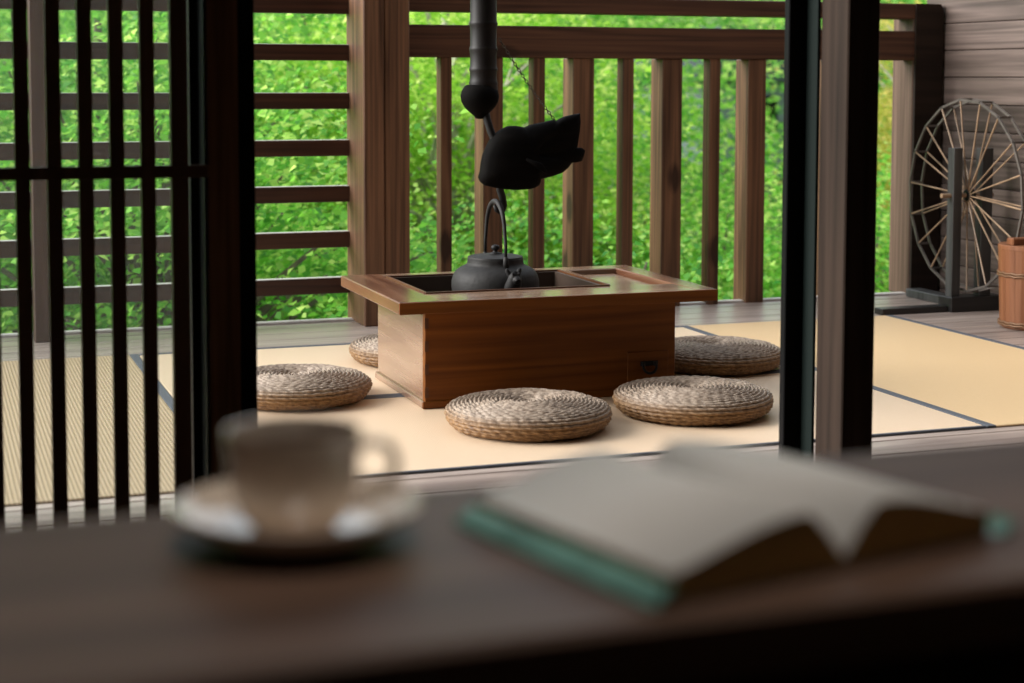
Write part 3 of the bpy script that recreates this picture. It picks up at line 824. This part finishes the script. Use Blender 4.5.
# cover boards curl up a little at the fore edges
n = 16
top, bot = [], []
for yv in (0, BL):
    a, c = [], []
    for i in range(n*2+1):
        x = BW*i/(n*2)
        ed = min(x, BW-x)
        lift = .0006*max(0, 1-ed/.013)
        a.append(bm.verts.new((x, yv, .0005+lift))); c.append(bm.verts.new((x, yv,      .0015+lift)))
    bot.append(a); top.append(c)
for i in range(n*2):
    bm.faces.new((top[0][i], top[0][i+1], top[1][i+1], top[1][i])); bm.faces.new((bot[0][i], bot[1][i], bot[1][i+1], bot[0][i+1]))
    for s_ in (0, 1): bm.faces.new((bot[s_][i], bot[s_][i+1], top[s_][i+1], top[s_][i]))
for i in (0, n*2): bm.faces.new((bot[0][i], top[0][i], top[1][i], bot[1][i]))
obj('book_cover', bm, M['cover_shade'], BKO, smooth=True, local=True, angle=40)
for sgn in (0, 1):     # glossy flap of the jacket folded over the slanting fore edge
    bm = bmesh.new(); pr = [(0, .0019), (.0035, .0050), (.0075, .0084), (.0125, .0108), (.0135, .0100), (.0080, .0070), (.004, .0036), (.0012, .0017)]
    if sgn: pr = [(BW-.014, .0019), (BW-.009, .0024), (BW-.004, .0046), (BW-.0005, .0082), (BW+.0006, .0078), (BW-.002, .0040), (BW-.006, .0016), (BW-.013, .0012)]
    for f in prism(bm, pr, .0005, BL-.0005): pass
    tag(obj('jacket_flap', bm, M['cover'], BKO, local=True), 'glossy sea-green flap')

# ------------------------------------------------------------------ garden beyond the deck
def hgt(x, y):
    base = -1.3 - .05*(y-6)
    if y > 13: base = -1.65 + .012*(y-13)**1.75
    return base + .25*math.sin(x*.7)*math.cos(y*.5)
bm = bmesh.new(); GX, GY = 60, 50; g = []
for i in range(GX+1):
    row = []
    for j in range(GY+1):
        x = -22 + 72*i/GX; y = 6.1 + 54*(j/GY)**1.5
        row.append(bm.verts.new((x, y, hgt(x, y))))
    g.append(row)
for i in range(GX):
    for j in range(GY): bm.faces.new((g[i][j], g[i+1][j], g[i+1][j+1], g[i][j+1]))
tag(obj('ground_hill', bm, M['ground'], None, smooth=True), 'green garden slope rising behind the trees', 'ground', kind='structure')

def leaf_arrays(rng, n, rx, ry, rz, blobs, size):
    """Leaves grouped in sprays over an ellipsoid crown; each leaf is a small folded blade of five corners."""
    d = rng.normal(size=(blobs, 3)); d /= np.linalg.norm(d, axis=1)[:, None]
    rad = rng.rand(blobs)**.45
    bc = d*rad[:, None]*np.array([rx, ry, rz])
    which = rng.randint(0, blobs, n)
    spread = np.array([.22, .22, .06])*(min(rx, ry)/1.1)
    p = bc[which] + rng.normal(size=(n, 3))*spread
    p[:, 2] -= .25*((p[:, 0]-bc[which][:, 0])**2 + (p[:, 1]-bc[which][:, 1])**2)   # sprays droop outwards
    nz = np.stack([rng.normal(size=n)*.55, rng.normal(size=n)*.55-.35, np.ones(n)], 1)
    nz /= np.linalg.norm(nz, axis=1)[:, None]
    a = rng.rand(n)*2*PI
    t = np.stack([np.cos(a), np.sin(a), np.zeros(n)], 1)
    t -= nz*np.sum(t*nz, 1)[:, None]; t /= np.linalg.norm(t, axis=1)[:, None]
    b = np.cross(nz, t)
    s = size*(.6+.8*rng.rand(n))[:, None]
    v = np.empty((n, 4, 3))
    v[:, 0] = p - t*s*.5
    v[:, 1] = p + b*s*.42 + nz*s*.10
    v[:, 2] = p + t*s*.55 - nz*s*.10
    v[:, 3] = p - b*s*.42 + nz*s*.10
    return v.reshape(-1, 3), bc
def leaf_mesh(name, seed, n, rx, ry, rz, blobs, size, mat):
    rng = np.random.RandomState(seed)
    V, bc = leaf_arrays(rng, n, rx, ry, rz, blobs, size)
    me = bpy.data.meshes.new(name)
    me.vertices.add(len(V)); me.vertices.foreach_set('co', V.astype(np.float32).ravel())
    me.loops.add(len(V)); me.loops.foreach_set('vertex_index', np.arange(len(V), dtype=np.int32))
    me.polygons.add(n); me.polygons.foreach_set('loop_start', np.arange(0, 4*n, 4, dtype=np.int32))
    me.update(calc_edges=True); me.validate()
    me.materials.append(mat)
    return me, bc
def branch_mesh(name, bc, mat, seed, zbase):
    rng = random.Random(seed)
    bm = bmesh.new()
    top = max(b[2] for b in bc)*.7
    tr = [Vector((0, 0, zbase)), Vector((.05, .02, zbase*.5)), Vector((-.03, .04, 0)), Vector((.04, 0, top))]
    tube(bm, tr, [.10, .08, .06, .02], 8)
    for q in list(bc)[::2]:
        q = Vector(q)
        s_ = rng.random()
        st = Vector((0, 0, zbase*.4 + (q.z-zbase*.4)*.45*s_))
        mid = st.lerp(q, .5)+Vector((rng.uniform(-.1, .1), rng.uniform(-.1, .1), .12))
        tube(bm, [st, mid, q], [.026, .016, .006], 5)
    me = bpy.data.meshes.new(name); bm.to_mesh(me); bm.free(); me.materials.append(mat)
    return me

kinds = {}
for nm, seed, n, dims, blobs, size, lm, bk in (
        ('a', 1, 34000, (1.5, 1.3, 1.55), 150, .040, 'leafA', 'bark'),
        ('b', 2, 34000, (1.5, 1.3, 1.5), 140, .038, 'leafB', 'bark'),
        ('c', 3, 30000, (1.4, 1.2, 1.4), 130, .041, 'leafC', 'palebark'),
        ('d', 4, 27000, (1.2, 1.1, 1.45), 120, .040, 'leafD', 'palebark')):
    me, bc = leaf_mesh('leaves', seed, n, *dims, blobs, size, M[lm])
    kinds[nm] = (me, branch_mesh('branches', bc, M[bk], seed, -1.9))
LB = {'a': 'bright green maple tree in full leaf growing beyond the deck railing',
      'b': 'deeper green leafy tree in the garden beyond the deck',
      'c': 'lime green young tree with pale branches beyond the deck railing',
      'd': 'yellowing tree beyond the railing behind the square pillar'}
rng = random.Random(11)
def plant(kind, x, y, z, s, rz):
    t = thing('garden_tree', LB[kind], 'tree', (x, y, hgt(x, y)-.05), rz, group='trees beyond the deck')
    t.scale = (1, 1, 1)
    lz = (z - t.location.z)
    f = bpy.data.objects.new('foliage', kinds[kind][0]); C.objects.link(f); f.parent = t; f.location = (0, 0, lz); f.scale = (s, s, s); f['kind'] = 'stuff'
    b2 = bpy.data.objects.new('branches', kinds[kind][1]); C.objects.link(b2); b2.parent = t; b2.location = (0, 0, lz); b2.scale = (s, s, max(s, lz/1.9))
    return t
rows = [(8.3, .15, 1.0, 'cabacabaca', -.35), (10.6, .05, 1.1, 'abcabacbda', .0), (13.2, .02, 1.3, 'babacabbdd', .3)]
for Y, x0, s, seq, z in rows:
    xa = Y*.0 - 1.2; xb = Y*.80 + 1.2
    n = max(4, int(round((xb-xa)/(2.05*s))))
    for i in range(n+1):
        x = xa + (xb-xa)*i/n + rng.uniform(-.3, .3)*s
        kd = seq[i % len(seq)]
        frac = x/Y
        if .535 < frac < .80 and Y < 15 and rng.random() < .8: kd = 'd'
        elif kd == 'd': kd = 'c'
        if abs(frac-.517) < .115 and Y > 12: continue
        zz = z - ((.85 if Y < 9 else 1.1) if abs(frac-.517) < .16 and Y < 12 else 0)
        plant(kd, x, Y+rng.uniform(-.5, .5), zz+rng.uniform(-.25, .35)*s, s*rng.uniform(.9, 1.12), rng.uniform(0, 6.28))

# the wooded slope behind the trees: a mass of foliage whose trees cannot be told apart
vs, mi = [], []
k = 0
for Y, sc_, zc, n in ((17.5, 1.9, .9, 9000), (24, 2.8, 1.7, 8000), (32, 3.8, 3.2, 7000)):
    xa, xb = -2.0, Y*.80+2
    m_ = int(round((xb-xa)/(1.7*sc_)))
    for q in range(m_+1):
        x = xa+(xb-xa)*q/m_
        k += 1
        if abs(x/Y-.517) < .105 and Y < 30: continue
        V, _ = leaf_arrays(np.random.RandomState(50+k), n, 1.5*sc_, 1.2*sc_, 1.5*sc_, 90, .048*sc_)
        vs.append(V + np.array([x, Y+rng.uniform(-.6, .6), zc+rng.uniform(-.3, .3)*sc_])); mi.append(np.full(n, (k*7) % 3 == 0, dtype=np.int32))
V = np.concatenate(vs); mi = np.concatenate(mi); n = len(mi)
me = bpy.data.meshes.new('hillside_foliage')
me.vertices.add(len(V)); me.vertices.foreach_set('co', V.astype(np.float32).ravel())
me.loops.add(len(V)); me.loops.foreach_set('vertex_index', np.arange(len(V), dtype=np.int32))
me.polygons.add(n); me.polygons.foreach_set('loop_start', np.arange(0, 4*n, 4, dtype=np.int32))
me.materials.append(M['leafA']); me.materials.append(M['leafB'])
me.polygons.foreach_set('material_index', mi)
me.update(calc_edges=True); me.validate()
o = bpy.data.objects.new('hillside_foliage', me); C.objects.link(o)
tag(o, 'mass of green foliage covering the slope far behind the trees', 'foliage', kind='stuff')

# far house with a grey roof, glimpsed between the last balusters
hs = thing('distant_house', 'distant blue-grey house with dark roof glimpsed between the last balusters', 'house', (13.4, 25.5, -1))
bm = bmesh.new(); bx(bm, 12.2, 15.2, 25, 28, -1.6, .95); obj('wall', bm, M['housewall'], hs)
bm = bmesh.new(); prism(bm, [(11.9, .85), (15.5, .85), (14.9, 1.75), (12.5, 1.75)], 24.7, 28.3); obj('roof', bm, M['houseroof'], hs)
box_obj('window', (13.0, 13.6, 24.97, 25.02, -.1, .6), M['lacquer_black'], hs)

# ------------------------------------------------------------------ light
w = bpy.data.worlds.new('sky'); S.world = w; w.use_nodes = True
nt = w.node_tree; bg = nt.nodes['Background']
bg.inputs['Color'].default_value = (.86, .93, 1.0, 1); bg.inputs['Strength'].default_value = 1.2
sun = bpy.data.lights.new('sun', 'SUN'); so = bpy.data.objects.new('sun', sun); C.objects.link(so)
sun.energy = 6.0; sun.angle = math.radians(45); sun.color = (1, .97, .92)
so.rotation_euler = Vector((.90, -.26, -.44)).to_track_quat('-Z', 'Y').to_euler()

lamp = bpy.data.lights.new('counter_fill', 'SPOT'); lo = bpy.data.objects.new('counter_fill', lamp); C.objects.link(lo)  # fill spot added to brighten the counter; no fixture behind it
lo.location = (.30, .80, 2.30); lamp.energy = 37; lamp.spot_size = math.radians(70); lamp.spot_blend = 1; lamp.shadow_soft_size = .25; lamp.color = (1, .92, .83)
S.view_settings.view_transform = 'Standard'; S.view_settings.look = 'None'
S.view_settings.gamma = 1; S.view_settings.use_curve_mapping = False
S.view_settings.exposure = 0.27
S.cycles.max_bounces = 10; S.cycles.diffuse_bounces = 5; S.cycles.transparent_max_bounces = 16
S.cycles.sample_clamp_indirect = 8
